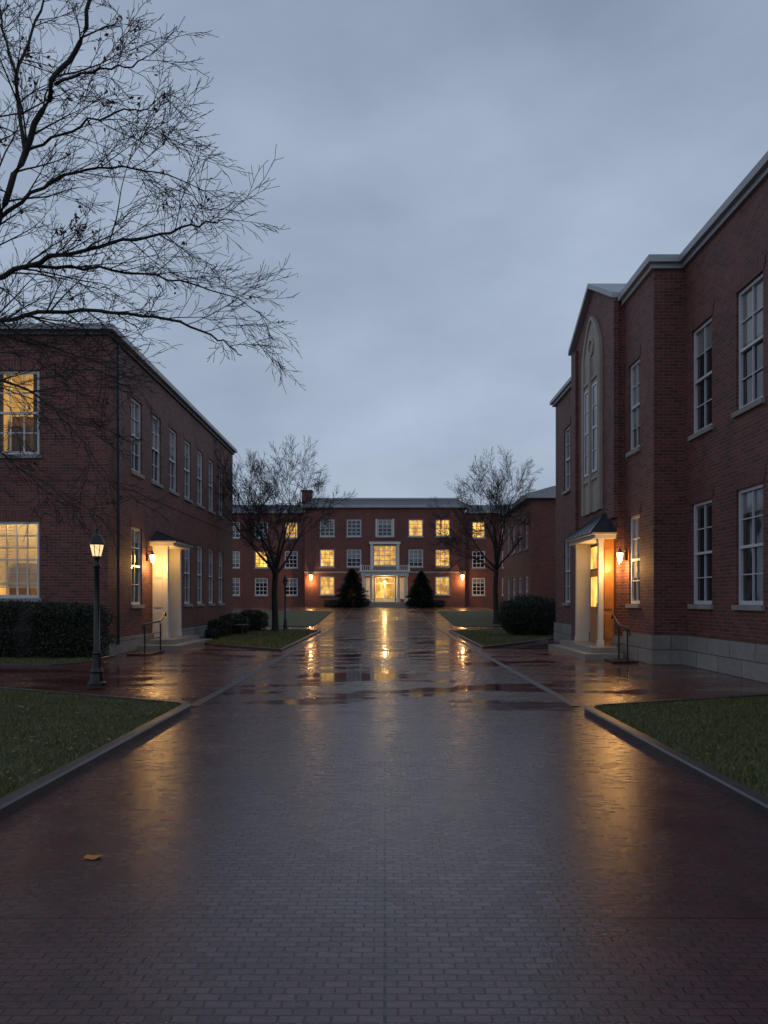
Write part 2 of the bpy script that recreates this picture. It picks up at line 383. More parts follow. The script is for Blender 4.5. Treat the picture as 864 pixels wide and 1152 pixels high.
def window(par,F,o,nc=3,nr=2,lit=None,fw=.07,mw=.022,sill=True,lintel=True,lab=None):
    a,b,c,d=o[:4]; mb=MB(); D0,D1=-.13,-.05
    lb(mb,F,a,a+fw,D0,D1,c,d); lb(mb,F,b-fw,b,D0,D1,c,d)
    lb(mb,F,a+fw,b-fw,D0,D1,d-fw,d); lb(mb,F,a+fw,b-fw,D0,D1,c,c+fw*1.2)
    mid=(c+d)/2
    lb(mb,F,a+fw,b-fw,D0+.01,D1+.012,mid-.03,mid+.03)
    for k in range(1,nc):
        u=a+fw+(b-a-2*fw)*k/nc
        lb(mb,F,u-mw/2,u+mw/2,D0+.02,D1-.02,c+fw*1.2,mid-.03); lb(mb,F,u-mw/2,u+mw/2,D0+.02,D1-.02,mid+.03,d-fw)
    for s0,s1 in ((c+fw*1.2,mid-.03),(mid+.03,d-fw)):
        for k in range(1,nr):
            z=s0+(s1-s0)*k/nr
            lb(mb,F,a+fw,b-fw,D0+.022,D1-.022,z-mw/2,z+mw/2)
    wn=mb.build('window',M['whitef'],par)
    if lab: wn['label']=lab
    p=MB(); q=-.112
    p.quad(F(a+fw*.5,q,c+fw*.5),F(b-fw*.5,q,c+fw*.5),F(b-fw*.5,q,d-fw*.5),F(a+fw*.5,q,d-fw*.5))
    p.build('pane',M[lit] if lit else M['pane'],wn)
    if sill:
        s=MB(); lb(s,F,a-.08,b+.08,-.13,.07,c-.11,c-.002); s.build('sill',M['stone'],wn)
    if lintel:
        s=MB(); s.poly([F(a-.04,.012,d+.001),F(b+.04,.012,d+.001),F(b+.13,.012,d+.30),F(a-.13,.012,d+.30)]); s.build('lintel',M['soldier'],wn)
    return wn
def lantern(loc,label,side,group,sc=1.0,mat='lamp2',energy=35):
    x,y,z=loc; t=thing('wall_lantern',label,'wall lamp',loc,group)
    dx,dy=side
    mb=MB(); 
    mb.box(x-.05*sc-dx*.18*sc,x+.05*sc-dx*.18*sc,y-.05*sc-dy*.18*sc,y+.05*sc-dy*.18*sc,z-.1*sc,z+.14*sc); 
    mb.bar((x-dx*.18*sc,y-dy*.18*sc,z+.22*sc),(x,y,z+.22*sc),.014*sc); mb.bar((x-dx*.18*sc,y-dy*.18*sc,z+.02*sc),(x-dx*.18*sc,y-dy*.18*sc,z+.22*sc),.014*sc); mb.build('bracket',M['black'],t)
    mb=MB(); mb.lathe(x,y,[(.10*sc,z+.11*sc),(.03*sc,z+.19*sc),(.012*sc,z+.26*sc)],6); mb.build('cap',M['black'],t)
    mb=MB(); mb.lathe(x,y,[(.045*sc,z-.14*sc),(.085*sc,z+.108*sc)],6); mb.build('lamp_glass',M[mat],t)
    mb=MB(); mb.lathe(x,y,[(.012*sc,z-.2*sc),(.05*sc,z-.142*sc)],6)
    for k in range(6):
        a=2*math.pi*k/6; mb.bar((x+.048*sc*math.cos(a),y+.048*sc*math.sin(a),z-.14*sc),(x+.09*sc*math.cos(a),y+.09*sc*math.sin(a),z+.11*sc),.006*sc)
    mb.build('cage',M['black'],t)
    lamp((x+dx*.10*sc,y+dy*.12*sc,z-.28*sc),energy)
# ================================================================ LEFT BUILDING
XL=-7.9; YL=21.1; YE=38.4; HT=9.25
LB=thing('brick_building','two storey red brick building on the left with lit end windows and a white porch','building',(-14,30,0))
Fs=FR('x',XL,1); Fe=FR('y',YL,-1)
ys=[23.55+2.02*i for i in range(7)]
up=[(y-.5,y+.5,5.65,7.95) for y in ys]
lo=[(y-.5,y+.5,1.45,3.9) for y in ys if not 24.5<y<28]
mb=MB(); facade(mb,Fs,YL,YE,0,HT,up+lo)
eo=[(-11.2,-9.86,5.75,8.15),(-11.2,-9.86,1.65,3.85),(-14.9,-13.6,5.75,8.15),(-14.9,-13.6,1.65,3.85)]
facade(mb,Fe,-20,XL,0,HT,eo)
mb.box(-20,-19.99,YL+.01,YE,0,HT); mb.quad((-20,YE,0),(XL,YE,0),(XL,YE,HT),(-20,YE,HT)); 
mb.build('wall',M['brick'],LB)
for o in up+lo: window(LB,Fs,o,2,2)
for i,o in enumerate(eo):
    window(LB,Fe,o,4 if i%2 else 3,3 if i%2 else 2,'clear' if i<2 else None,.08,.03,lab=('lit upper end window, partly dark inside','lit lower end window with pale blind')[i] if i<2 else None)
for i,(z0,z1) in enumerate(((5.2,8.9),(1.0,4.5))):
    r=MB(); x0,x1,y0,y1=-12.4,-9.0,YL+.2,YL+3.6
    r.quad((x0,y1,z0),(x1,y1,z0),(x1,y1,z1),(x0,y1,z1)); r.quad((x0,y0,z0),(x0,y1,z0),(x0,y1,z1),(x0,y0,z1)); r.quad((x1,y0,z0),(x1,y1,z0),(x1,y1,z1),(x1,y0,z1))
    r.quad((x0,y0,z0),(x1,y0,z0),(x1,y1,z0),(x0,y1,z0)); r.quad((x0,y0,z1),(x1,y0,z1),(x1,y1,z1),(x0,y1,z1))
    rm=r.build('interior_room',M['interior'],LB)
    f=MB(); f.box(-12.2,-11.0,y1-.5,y1-.02,z0+.01,z0+(2.4 if i==0 else 1.8)); f.build('cupboard',M['furn'],rm)
    f=MB(); f.box(-10.5,-9.3,y1-.6,y1-.03,z0+.01,z0+(1.9 if i==0 else 1.4)); f.build('cabinet',M['furn'],rm)
    f=MB(); f.box(-11.1,-10.5,y0+.6,y0+1.0,z0+.01,z0+1.55); f.build('shelf_unit',M['furn'],rm)
    if i==1:
        f=MB()
        for k in range(44): f.box(-11.13,-9.93,YL+.17,YL+.19,1.95+k*.043,1.95+k*.043+.030)
        f.build('blind',M['cream'],rm)
    else:
        for xa,xb in ((-11.18,-10.98),(-10.12,-9.88)):
            f=MB()
            for k in range(5): f.tube([Vector((xa+(xb-xa)*(k+.5)/5,YL+.19,5.7)),Vector((xa+(xb-xa)*(k+.5)/5,YL+.19,8.2))],[.028,.024],6)
            f.build('curtain',M['furn'],rm)
    lamp((-10.3,y0+(1.6 if i==0 else 1.0),z1-.6),150 if i==0 else 420,(1,.70,.31),.12)
mb=MB(); mb.box(-20.04,XL+.05,YL-.05,YE+.05,0,.48); mb.build('foundation',M['block'],LB)
mb=MB(); mb.box(-20.2,XL+.20,YL-.20,YE+.20,HT+.02,HT+.17); mb.build('coping',M['coping'],LB)
mb=MB(); mb.box(-20.1,XL+.08,YL-.08,YE+.08,HT-.10,HT+.02); mb.build('cornice',M['slate'],LB)
mb=MB(); mb.box(-20.03,XL+.02,YL-.02,YE+.02,5.02,5.10); 
mb.build('belt_course',M['soldier'],LB)
mb=MB(); mb.tube([Vector((XL+.1,YL+.55,.3)),Vector((XL+.1,YL+.55,HT-.2))],[.045,.045],8); mb.build('downpipe',M['dmetal'],LB)
def porch(par,wx,s,y0,y1,fx,ztop,zap,wood,steps,canx,oh=.3,pw=.15):
    cy=(y0+y1)/2
    t=MB()
    xa2,xb2=sorted((wx,canx-s*.1)); t.box(xa2,xb2,y0-oh+.1,y1+.22,ztop,ztop+.11)
    xa,xb=sorted((wx,canx)); t.box(xa,xb,y0-oh,y1+.3,ztop+.11,ztop+.16)
    pr=t.build('porch',M['cream'],par)
    for y in (y0,y1-pw):
        t=MB(); xa,xb=sorted((fx-s*pw,fx)); e=.018
        t.box(xa,xb,y,y+pw,steps+.16,ztop-.10); t.box(xa-e,xb+e,y-e,y+pw+e,steps,steps+.16); t.box(xa-e,xb+e,y-e,y+pw+e,ztop-.10,ztop-.001)
        t.build('pillar',M['cream'],pr)
    t=MB(); t.box(wx,fx-s*pw,y0+.10,y0+.15,steps,ztop); t.build('side_panel',M['wood'] if wood else M['cream'],pr)
    t=MB(); t.box(wx,fx-s*pw,y1-.12,y1-.05,steps,ztop); t.build('side_panel',M['cream'],pr)
    a=min(wx,fx-s*pw)+.06; b=max(wx,fx-s*pw)-.06
    for z0,z1 in ((steps+.22,steps+.9),(steps+1.05,steps+1.9),(steps+2.05,steps+2.75)):
        t=MB(); t.box(a,b,y0+.075,y0+.098,z0,z1); t.build('raised_panel',M['wood'] if wood else M['cream'],pr)
    t=MB(); zt=ztop+.163
    A=(wx,y0-oh-.05,zt);B=(canx+s*.05,y0-oh-.05,zt);Cc=(canx+s*.05,y1+.35,zt);D=(wx,y1+.35,zt); E=(wx,cy-.35,zap);Fp=(wx,cy+.35,zap)
    t.poly([A,B,E]); t.poly([B,Cc,Fp,E]); t.poly([Cc,D,Fp]); t.poly([A,B,Cc,D]); 
    for k in range(1,6):
        f=k/6; pB=Vector(B).lerp(Vector(Cc),f); pE=Vector(E).lerp(Vector(Fp),f); t.bar(pB+Vector((0,0,.01)),pE+Vector((0,0,.01)),.014)
    for a_,b_ in ((B,E),(Cc,Fp)): t.bar(a_,b_,.022)
    t.build('canopy_roof',M['dmetal'],pr)
    t=MB(); X0=wx+s*.02; X1=wx+s*.08; xa,xb=sorted((X0,X1)); t.box(xa,xb,y0+.35,y1-.35,steps,steps+2.2)
    d=t.build('door',M['wood'] if wood else M['white'],par)
    xa,xb=sorted((wx+s*.085,wx+s*.1)); 
    for yy in (y0+.5,cy+.08):
        t=MB(); t.box(xa,xb,yy,yy+(y1-y0)/2-.6,steps+1.1,steps+2.0); t.build('door_glass',M['lit'],d)
    t=MB(); xa,xb=sorted((wx+s*.02,wx+s*.06)); t.box(xa,xb,y0+.35,y1-.35,steps+2.26,ztop-.1); t.build('transom',M['lit'],d)
    t=MB(); t.tube([Vector((wx+s*.15,cy-.06,steps+.9)),Vector((wx+s*.15,cy-.06,steps+1.2))],[.015,.015],6,True); t.build('door_handle',M['black'],d)
    return pr
porch(LB,XL,1,25.05,26.75,-7.36,3.42,3.98,False,.30,-7.0)
st=thing('entrance_steps','pale stone steps below the white porch of the left building','steps',(-7.2,25.5,0))
mb=MB(); mb.box(XL+.052,-6.9,24.2,27.5,.15,.30); mb.build('landing',M['step'],st)
mb=MB(); mb.box(XL+.054,-6.5,23.5,27.8,0,.148); mb.build('step',M['step'],st)
lantern((XL+.2,24.5,2.98),'glowing lantern on the brick wall beside the left white porch',(1,0),None,1.0,'lamp2',48)
lamp((-7.55,26,3.1),9)
# ================================================================ RIGHT BUILDING
RB=thing('brick_building','tall red brick building on the right with gabled tower and arched stone window','building',(14,18,0))
XM,XA,XT=7.4,6.65,6.45; HM=9.8
Fm=FR('x',XM,-1); Fa=FR('x',XA,-1); Ft=FR('x',XT,-1)
mb=MB()
oM=[]
for y in (17.28,15.02,12.7,10.4): oM+=[(y-.55,y+.55,5.55,8.05),(y-.55,y+.55,1.5,3.9)]
facade(mb,Fm,4,18.3,0,HM,oM)
oA=[(19.3,20.15,5.6,7.95),(19.3,20.15,1.5,3.85)]
facade(mb,Fa,18.3,20.6,0,HM,oA); mb.quad((XA,18.3,0),(XM,18.3,0),(XM,18.3,HM),(XA,18.3,HM))
YT0,YT1=20.6,25.2; yc=22.9; ze=10.05; zp=11.25
mb.poly([(XT,YT0,0),(XT,YT1,0),(XT,YT1,ze),(XT,yc,zp),(XT,YT0,ze)])
for y in (YT0,YT1): mb.quad((XT,y,0),(9.5,y,0),(9.5,y,ze),(XT,y,ze))
mb.poly([(9.5,YT0,ze),(9.5,YT1,ze),(9.5,yc,zp)])
for y0,y1 in ((YT0-.05,YT0+.5),(YT1-.5,YT1+.05)): mb.box(XT-.09,XT+.05,y0,y1,3.9 if y0<22 else 0,ze-.12)
oW=[(27.0-.45,27.0+.45,5.6,7.9),(27.0-.45,27.0+.45,1.5,3.8)]
facade(mb,Fa,25.2,28.8,0,9.15,oW); mb.quad((XA,28.8,0),(20,28.8,0),(20,28.8,9.15),(XA,28.8,9.15))
mb.quad((XM,4,0),(20,4,0),(20,4,HM),(XM,4,HM))
mb.build('wall',M['brick'],RB)
for o in oM: window(RB,Fm,o,2,2)
for o in oA+oW: window(RB,Fa,o,2,2)
mb=MB(); mb.box(XM-.06,20,3.95,18.24,0,.74); mb.box(XA-.06,20,18.24,20.5,0,.743); mb.box(XT-.06,20,20.5,25.3,0,.60); mb.box(XA-.06,20,25.3,28.85,0,.74); mb.build('foundation',M['block'],RB)
mb=MB()
for e,z0,z1 in ((.08,HM-.02,HM+.1),(.18,HM+.1,HM+.27)):
    mb.box(XM-e,20,3.8,18.3-e,z0,z1); mb.box(XA-e,20,18.3-e,20.55,z0,z1+.002)
mb.box(XA-.10,20,25.26,28.95,9.15,9.25); mb.box(XA-.18,20,25.26,29.05,9.25,9.38)
mb.build('cornice',M['coping'],RB)
def slab(mb,pts,dz,x0,x1):
    for i in range(len(pts)-1):
        a,b=pts[i],pts[i+1]; n=len(mb.v)
        mb.v+=[(x0,a[0],a[1]),(x1,a[0],a[1]),(x1,b[0],b[1]),(x0,b[0],b[1]),(x0,a[0],a[1]+dz),(x1,a[0],a[1]+dz),(x1,b[0],b[1]+dz),(x0,b[0],b[1]+dz)]
        mb.f+=[tuple(n+i for i in q) for q in ((0,3,2,1),(4,5,6,7),(0,1,5,4),(1,2,6,5),(2,3,7,6),(3,0,4,7))]
mb=MB(); sl=(zp-ze)/(yc-YT0)
slab(mb,[(YT0-.15,ze-.15*sl),(yc,zp),(YT1+.15,ze-.15*sl)],.15,XT-.17,9.6); mb.build('gable_coping',M['coping'],RB)
aw=.98; zs=9.0
def archz(u): return zs+1.38*(max(0,1-abs(u)**1.35))**.62
def archpts(r,z0,n=22,dz=0):
    return [(yc-r,z0)]+[(yc+r*(-math.cos(math.pi*i/n)),archz(-math.cos(math.pi*i/n))-dz) for i in range(n+1)]+[(yc+r,z0)]
mb=MB()
pts=archpts(aw,4.3); xs=XT-.05
mb.poly([(xs,a,z) for a,z in pts])
for i in range(len(pts)-1): mb.quad((xs,*pts[i]),(xs,*pts[i+1]),(XT+.01,*pts[i+1]),(XT+.01,*pts[i]))
aw_o=mb.build('arched_window',M['beige'],RB); aw_o['label']='tall pale stone panel with pointed arch, roundel and paired windows'
mb=MB(); o1=archpts(aw+.02,4.3); i1=archpts(aw-.10,4.3,22,.12); dd_=.05
for i in range(len(o1)-1):
    mb.quad((xs-dd_,*o1[i]),(xs-dd_,*o1[i+1]),(xs-dd_,*i1[i+1]),(xs-dd_,*i1[i])); mb.quad((xs-dd_,*o1[i]),(xs-dd_,*o1[i+1]),(XT,*o1[i+1]),(XT,*o1[i])); mb.quad((xs-dd_,*i1[i]),(xs-dd_,*i1[i+1]),(xs,*i1[i+1]),(xs,*i1[i]))
mb.box(xs-.09,xs,yc-.07,yc+.07,4.3,9.05)
for u in (-.82,.82): mb.box(xs-.06,xs,yc+u-.035,yc+u+.035,4.3,9.2)
for zz in (8.36,5.28): mb.box(xs-.045,xs,yc-.78,yc-.075,zz,zz+.09); mb.box(xs-.045,xs,yc+.075,yc+.78,zz,zz+.09)
mb.build('surround',M['beige'],aw_o)
mb=MB(); n=24
for i in range(n):
    a0=2*math.pi*i/n; a1=2*math.pi*(i+1)/n
    for r0,r1 in ((.20,.29),):
        q=[(xs-.05,yc+r0*math.cos(a0),9.42+r0*math.sin(a0)),(xs-.05,yc+r1*math.cos(a0),9.42+r1*math.sin(a0)),(xs-.05,yc+r1*math.cos(a1),9.42+r1*math.sin(a1)),(xs-.05,yc+r0*math.cos(a1),9.42+r0*math.sin(a1))]
        mb.quad(*q)
        mb.quad(q[1],q[2],(xs,*q[2][1:]),(xs,*q[1][1:])); mb.quad(q[0],q[3],(xs,*q[3][1:]),(xs,*q[0][1:]))
mb.build('roundel',M['beige'],aw_o)
for y0,y1 in ((yc-.70,yc-.16),(yc+.16,yc+.70)):
    p=MB(); p.quad((xs-.012,y0,5.5),(xs-.012,y1,5.5),(xs-.012,y1,8.2),(xs-.012,y0,8.2)); p.build('pane',M['pane'],aw_o)
    f=MB(); 
    for a_,b_,c_,d_ in ((y0,y0+.06,5.5,8.2),(y1-.06,y1,5.5,8.2),(y0,y1,5.5,5.58),(y0,y1,8.12,8.2),(y0,y1,6.82,6.9),(y0,y1,7.5,7.53),(y0,y1,6.15,6.18)): f.box(xs-.035-(.004 if a_!=y0 or b_!=y1 else 0),xs-.014,a_,b_,c_,d_)
    f.build('sash',M['whitef'],aw_o)
porch(RB,XT,-1,20.75,23.3,6.0,3.32,4.15,True,.30,5.76,.22,.13)
st=thing('entrance_steps','pale stone steps below the lit porch of the right building','steps',(6,22,0))
mb=MB(); mb.box(5.65,XT-.062,20.2,23.9,.15,.30); mb.build('landing',M['step'],st)
mb=MB(); mb.box(5.35,XT-.064,19.8,24.2,0,.148); mb.build('step',M['step'],st)
lantern((XA-.20,20.3,2.78),'glowing lantern on the right building wall beside its porch',(-1,0),None,1.0,'lamp2',56)
lamp((6.15,22.1,2.95),12)
def rail(name,x,y0,y1,dx,label):
    t=thing(name,label,'handrail',(x,y0,0))
    for y in (y0,y1):
        mb=MB(); mb.tube([Vector((x,y,0.0)),Vector((x,y,.88))],[.022,.022],8,True); mb.build('post',M['black'],t)
    mb=MB(); mb.tube([Vector((x-dx*.0,y0-.18,.70)),Vector((x,y0-.12,.84)),Vector((x,y0,.90)),Vector((x,y1,.94)),Vector((x,y1+.5,1.2)),Vector((x,y1+.6,1.1))],[.026]*6,8,True); mb.build('top_rail',M['black'],t)
    mb=MB(); mb.tube([Vector((x,y0,.45)),Vector((x,y1,.45))],[.014,.014],6,True); mb.build('lower_rail',M['black'],t)
    mb=MB(); xa,xb=sorted((x-dx*.45,x+dx*.2)); mb.box(xa,xb,y0-.25,y1-.2,.012,.05); mb.build('base_plate',M['black'],t)
rail('handrail',-6.95,21.4,22.9,1,'black metal handrail in front of the left building steps')
rail('handrail',6.2,18.9,19.6,1,'black metal handrail in front of the right building steps')
# ================================================================ FAR BUILDING
YF=73.0; zb=g(YF)
FB=thing('brick_building','three storey brick building at the end of the path with white portico and lit windows','building',(0,YF+6,zb))
Ff=FR('y',YF,-1); Fw=FR('y',YF+1.2,-1)
mb=MB(); cx=[-5.7,-3.05,0,3.05,5.7]; rows=[(2.1,3.9),(4.85,6.6),(7.85,9.55)]
of=[]
for r,(a,b) in enumerate(rows):
    for x in cx:
        if r==0 and abs(x)<4: continue
        w_=.72 if x or r!=1 else 1.15
        of.append((x-w_,x+w_,a if x or r!=1 else 4.95,b if x or r!=1 else 7.0,r,x))
facade(mb,Ff,-7.9,7.9,zb-.3,10.7,of)
ow=[]
for r,(a,b) in enumerate(rows):
    for x in (-20.5,-18,-15.2,-12.4,-9.4,9.4,12.4,15.2,18,20.5): ow.append((x-.65,x+.65,a-.05,b-.1,r,x))
facade(mb,Fw,-22,-7.9,zb-.3,10.3,[o for o in ow if o[5]<0]); facade(mb,Fw,7.9,22,zb-.3,10.3,[o for o in ow if o[5]>0])
for s in (-1,1): mb.quad((s*7.9,YF,zb),(s*7.9,YF+1.2,zb),(s*7.9,YF+1.2,10.7),(s*7.9,YF,10.7)); mb.quad((s*22,YF+1.2,zb),(s*22,YF+14,zb),(s*22,YF+14,10.3),(s*22,YF+1.2,10.3))
mb.build('wall',M['brick_far'],FB)
litset={(0,-5.7),(0,5.7),(1,-5.7),(1,0),(1,5.7),(2,3.05),(2,5.7)}
for o in of:
    window(FB,Ff,o,3 if o[1]-o[0]<2 else 4,2,'lit' if (o[4],o[5]) in litset else None,.1,.05,True,False)
for o in ow:
    window(FB,Fw,o,3,2,'lit' if (o[4],o[5]) in {(2,-9.4),(2,9.4),(1,-12.4)} else None,.1,.05,True,False)
mb=MB(); mb.box(-8.2,8.2,YF-.3,YF+14,10.7,11.0); mb.box(-22.2,-8.2,YF+.95,YF+14,10.3,10.55); mb.box(8.2,22.2,YF+.95,YF+14,10.3,10.55); mb.build('cornice',M['coping'],FB)
mb=MB(); mb.box(-7.96,7.96,YF-.06,YF+.5,4.25,4.42); mb.build('belt_course',M['stone'],FB)
RZ=11.85
mb=MB(); mb.poly([(-8.1,YF-.2,11.02),(8.1,YF-.2,11.02),(7.4,YF+2.2,RZ),(-7.4,YF+2.2,RZ)]); mb.poly([(-8.1,YF-.2,11.02),(-7.4,YF+2.2,RZ),(-7.4,YF+12,RZ),(-8.1,YF+14,11.02)]); mb.poly([(8.1,YF-.2,11.02),(7.4,YF+2.2,RZ),(7.4,YF+12,RZ),(8.1,YF+14,11.02)]); mb.quad((-7.4,YF+2.2,RZ),(7.4,YF+2.2,RZ),(7.4,YF+12,RZ),(-7.4,YF+12,RZ))
for s in (-1,1): mb.poly([(s*8.2,YF+1.0,10.552),(s*22.1,YF+1.0,10.552),(s*20.5,YF+4,11.5),(s*7.4,YF+4,11.5)])
rf=mb.build('roof',M['slate'],FB)
mb=MB(); mb.box(-7.5,7.5,YF+2.1,YF+2.4,RZ-.03,RZ+.12); mb.build('ridge_trim',M['coping'],rf)
mb=MB(); x=-8.5; mb.box(x,x+1.0,YF+2.6,YF+3.8,10.9,12.7); mb.box(x-.08,x+1.08,YF+2.52,YF+3.88,12.702,12.85); mb.build('chimney',M['brick_far'],rf)
y0=YF-1.8
mb=MB(); mb.box(-2.3,2.3,y0-.05,YF-.07,3.95,4.3); mb.box(-2.45,2.45,y0-.2,YF-.07,4.3,4.42); 
po=mb.build('portico',M['white'],FB)
for x in (-2.05,-1.3,1.3,2.05):
    mb=MB(); mb.lathe(x,y0+.22,[(.22,zb+.5),(.22,zb+.62),(.17,zb+.65),(.15,3.78),(.21,3.82),(.21,3.95)],12); mb.build('column',M['white'],po)
mb=MB(); mb.box(-2.3,2.3,y0-.04,y0+.04,4.86,4.92); mb.box(-2.3,2.3,y0-.04,y0+.04,4.422,4.47)
for i in range(24): x=-2.25+i*.1957; mb.box(x-.025,x+.025,y0-.03,y0+.03,4.47,4.86)
for x in (-2.3,2.3): mb.box(x-.11,x+.11,y0-.12,y0+.10,4.424,5.05); mb.box(x-.04,x+.04,y0+.10,YF-.1,4.84,4.91)
mb.build('balustrade',M['white'],po)
mb=MB(); mb.box(-2.5,2.5,y0-.3,YF-.08,zb-.1,zb+.5); 
for k in range(3): mb.box(-2.2,2.2,y0-.3-.32*(k+1),y0-.3-.32*k,zb-.1,zb+.5-.14*(k+1))
mb.build('steps',M['step'],po)
mb=MB(); mb.box(-1.0,1.0,YF-.05,YF-.005,zb+.5,zb+2.95); d=mb.build('door',M['cream'],FB)
for x0,x1,z0,z1 in ((-.85,-.08,1.8,3.2),(.08,.85,1.8,3.2),(-.85,.85,3.3,3.75)):
    mb=MB(); mb.box(x0,x1,YF-.07,YF-.052,z0,z1); mb.build('door_glass',M['lit'],d)
for s in (-1,1):
    mb=MB(); mb.box(s*1.1,s*1.9,YF-.04,YF-.004,1.7,3.8); mb.build('sidelight',M['cream'],d)
lamp((0,YF-1.0,3.4),110,(1,.62,.24),.15)
for s in (-1,1):
    mb=MB(); mb.box(s*1.17,s*1.42,YF-.1,YF-.003,4.6,7.1); mb.build('pilaster',M['white'],FB)
mb=MB(); mb.box(-1.55,1.55,YF-.16,YF-.003,7.1,7.35); mb.build('window_hood',M['white'],FB)
for s in (-1,1):
    mb=MB(); mb.box(s*.74,s*.92,YF-.08,YF-.003,7.8,9.6); mb.build('window_surround',M['white'],FB)
for px in (350,520):
    x=(px-433)/FP*YF
    lantern((x,YF-.3,3.85),'small orange glowing wall lamp on the far building, %s of the portico'%('left' if x<0 else 'right'),(0,-1),None,1.8,'lamp2',120)
# ================================================================ RIGHT MID BUILDING
MBD=thing('brick_building','low two storey brick building behind the bare tree and big bush on the right','building',(12,48,g(48)))
Fx=FR('x',8.5,-1); Fy=FR('y',43.0,-1); mb=MB()
o1=[]
for y in (44.4,46.6,48.8,51.0): o1+=[(y-.5,y+.5,4.7,6.5),(y-.5,y+.5,1.2,3.0)]
facade(mb,Fx,43,53,0,7.5,o1); o2=[(11.2,12.3,4.7,6.5),(11.2,12.3,1.2,3.0)]; facade(mb,Fy,8.5,20,0,7.5,o2); mb.quad((8.5,53,0),(20,53,0),(20,53,7.5),(8.5,53,7.5))
mb.build('wall',M['brick_far'],MBD)
for o in o1: window(MBD,Fx,o,2,2,None,.08,.03,True,False)
for o in o2: window(MBD,Fy,o,2,2,None,.08,.03,True,False)
mb=MB(); mb.box(8.2,20,42.7,53.3,7.5,7.78); mb.build('cornice',M['coping'],MBD)
mb=MB(); mb.poly([(8.25,42.75,7.782),(20,42.75,7.782),(20,46,8.7),(10.5,46,8.7)]); mb.poly([(8.25,42.75,7.782),(10.5,46,8.7),(10.5,50,8.7),(8.25,53.2,7.782)]); mb.build('roof',M['slate'],MBD)
# ================================================================ TREES
def rot_dir(d,ang,rnd,flat=None):
    ax=d.cross(Vector((rnd.uniform(-1,1),rnd.uniform(-1,1),rnd.uniform(-1,1))))
    if ax.length<1e-4: ax=Vector((1,0,0))
    return (Matrix.Rotation(ang,3,ax.normalized())@d).normalized()
def grow(mbs,p,d,L,r,lvl,maxl,rnd,cfg,tips):
    n=cfg['seg'][lvl]; pts=[p.copy()]; rad=[r]; q=p.copy(); dd=d.copy(); ends=[]
    for i in range(n):
        dd=(dd+Vector((rnd.gauss(0,1),rnd.gauss(0,1),rnd.gauss(0,1)))*cfg['wob']+Vector((0,0,cfg['up'][lvl]))).normalized()
        q=q+dd*(L/n); pts.append(q.copy()); rad.append(max(cfg['rmin'],r*(1-(i+1)/n*cfg['tap']))); ends.append(dd.copy())
    mbs[0 if lvl<=cfg['limb'] else 1].tube(pts,rad,5 if lvl<=cfg['limb'] else 3)
    if lvl==maxl: tips.append(pts[-1]); return
    kids=cfg['kids'][lvl]; s0=cfg['start'][lvl]
    for k in range(kids):
        f=s0+(1-s0)*(k+rnd.random()*.8)/kids; f=min(.999,f); i=int(f*n); t=f*n-i
        pp=pts[i].lerp(pts[i+1],t); rr=rad[i]*(1-t)+rad[i+1]*t
        grow(mbs,pp,rot_dir(ends[i],math.radians(rnd.uniform(*cfg['ang'])),rnd),L*cfg['ratio'][lvl]*rnd.uniform(.7,1.15)*(1.15-.45*f),max(cfg['rmin'],rr*.62),lvl+1,maxl,rnd,cfg,tips)
    for _ in range(cfg.get('cont',2)):
        grow(mbs,pts[-1],rot_dir(dd,math.radians(rnd.uniform(8,26)),rnd),L*cfg['ratio'][lvl]*.9,rad[-1],lvl+1,maxl,rnd,cfg,tips)
def bare_tree(x,y,label,seed,L0,scale,group,fork=7,tilts=(12,62)):
    rnd=random.Random(seed); t=thing('bare_tree',label,'tree',(x,y,g(y)),group); tw=MB(); cr=MB(); tips=[]
    z=g(y); tr=[Vector((x,y,z-.1)),Vector((x+.02,y,z+.3)),Vector((x-.03,y,z+L0*.6)),Vector((x+.04,y,z+L0))]
    tw.tube(tr,[.26*scale,.17*scale,.14*scale,.14*scale],8)
    cfg=dict(seg=[7,5,4,3,2],wob=.09,up=[.05,.035,.02,.01,0],rmin=.0058*scale,tap=.80,limb=1,kids=[5,4,4,3],start=[.35,.25,.2,.2],ang=(24,50),ratio=[.50,.56,.6,.6],cont=2)
    for k in range(fork):
        a=2*math.pi*(k*.618+rnd.random()*.06); tilt=tilts[0]+(tilts[1]-tilts[0])*((k+.5)/fork)
        d=Vector((math.cos(a)*math.sin(math.radians(tilt)),math.sin(a)*math.sin(math.radians(tilt)),math.cos(math.radians(tilt))))
        grow((tw,cr),tr[-1]-Vector((0,0,.9*(k/fork)*rnd.uniform(.5,1))),d,(4.1-tilt*.012)*scale*rnd.uniform(.95,1.04),.075*scale,0,4,rnd,cfg,tips)
    tw.build('trunk',M['bark'],t,True); cr.build('crown',M['twig'],t); return t
bare_tree(-5.35,36,'bare tree with rounded crown left of the path behind the second lamp post',3,3.2,1.0,None,8)
bare_tree(6.75,45,'bare tree with rounded crown right of the path in front of the low brick building',11,3.7,1.0,None,8)
bare_tree(16.5,62,'bare treetop showing behind the low brick building on the right',21,3.4,1.1,None,4)
rnd=random.Random(7); t=thing('bare_tree','large bare tree at the upper left edge with a few dark dead leaves','tree',(-5.9,9,.07))
tw=MB(); cr=MB(); tips=[]
tk=[Vector((-5.9,9,0)),Vector((-5.88,9,.4)),P(-113,600,9),P(-108,500,9),P(-90,430,9)]
tw.tube(tk,[.34,.24,.20,.18,.15],10)
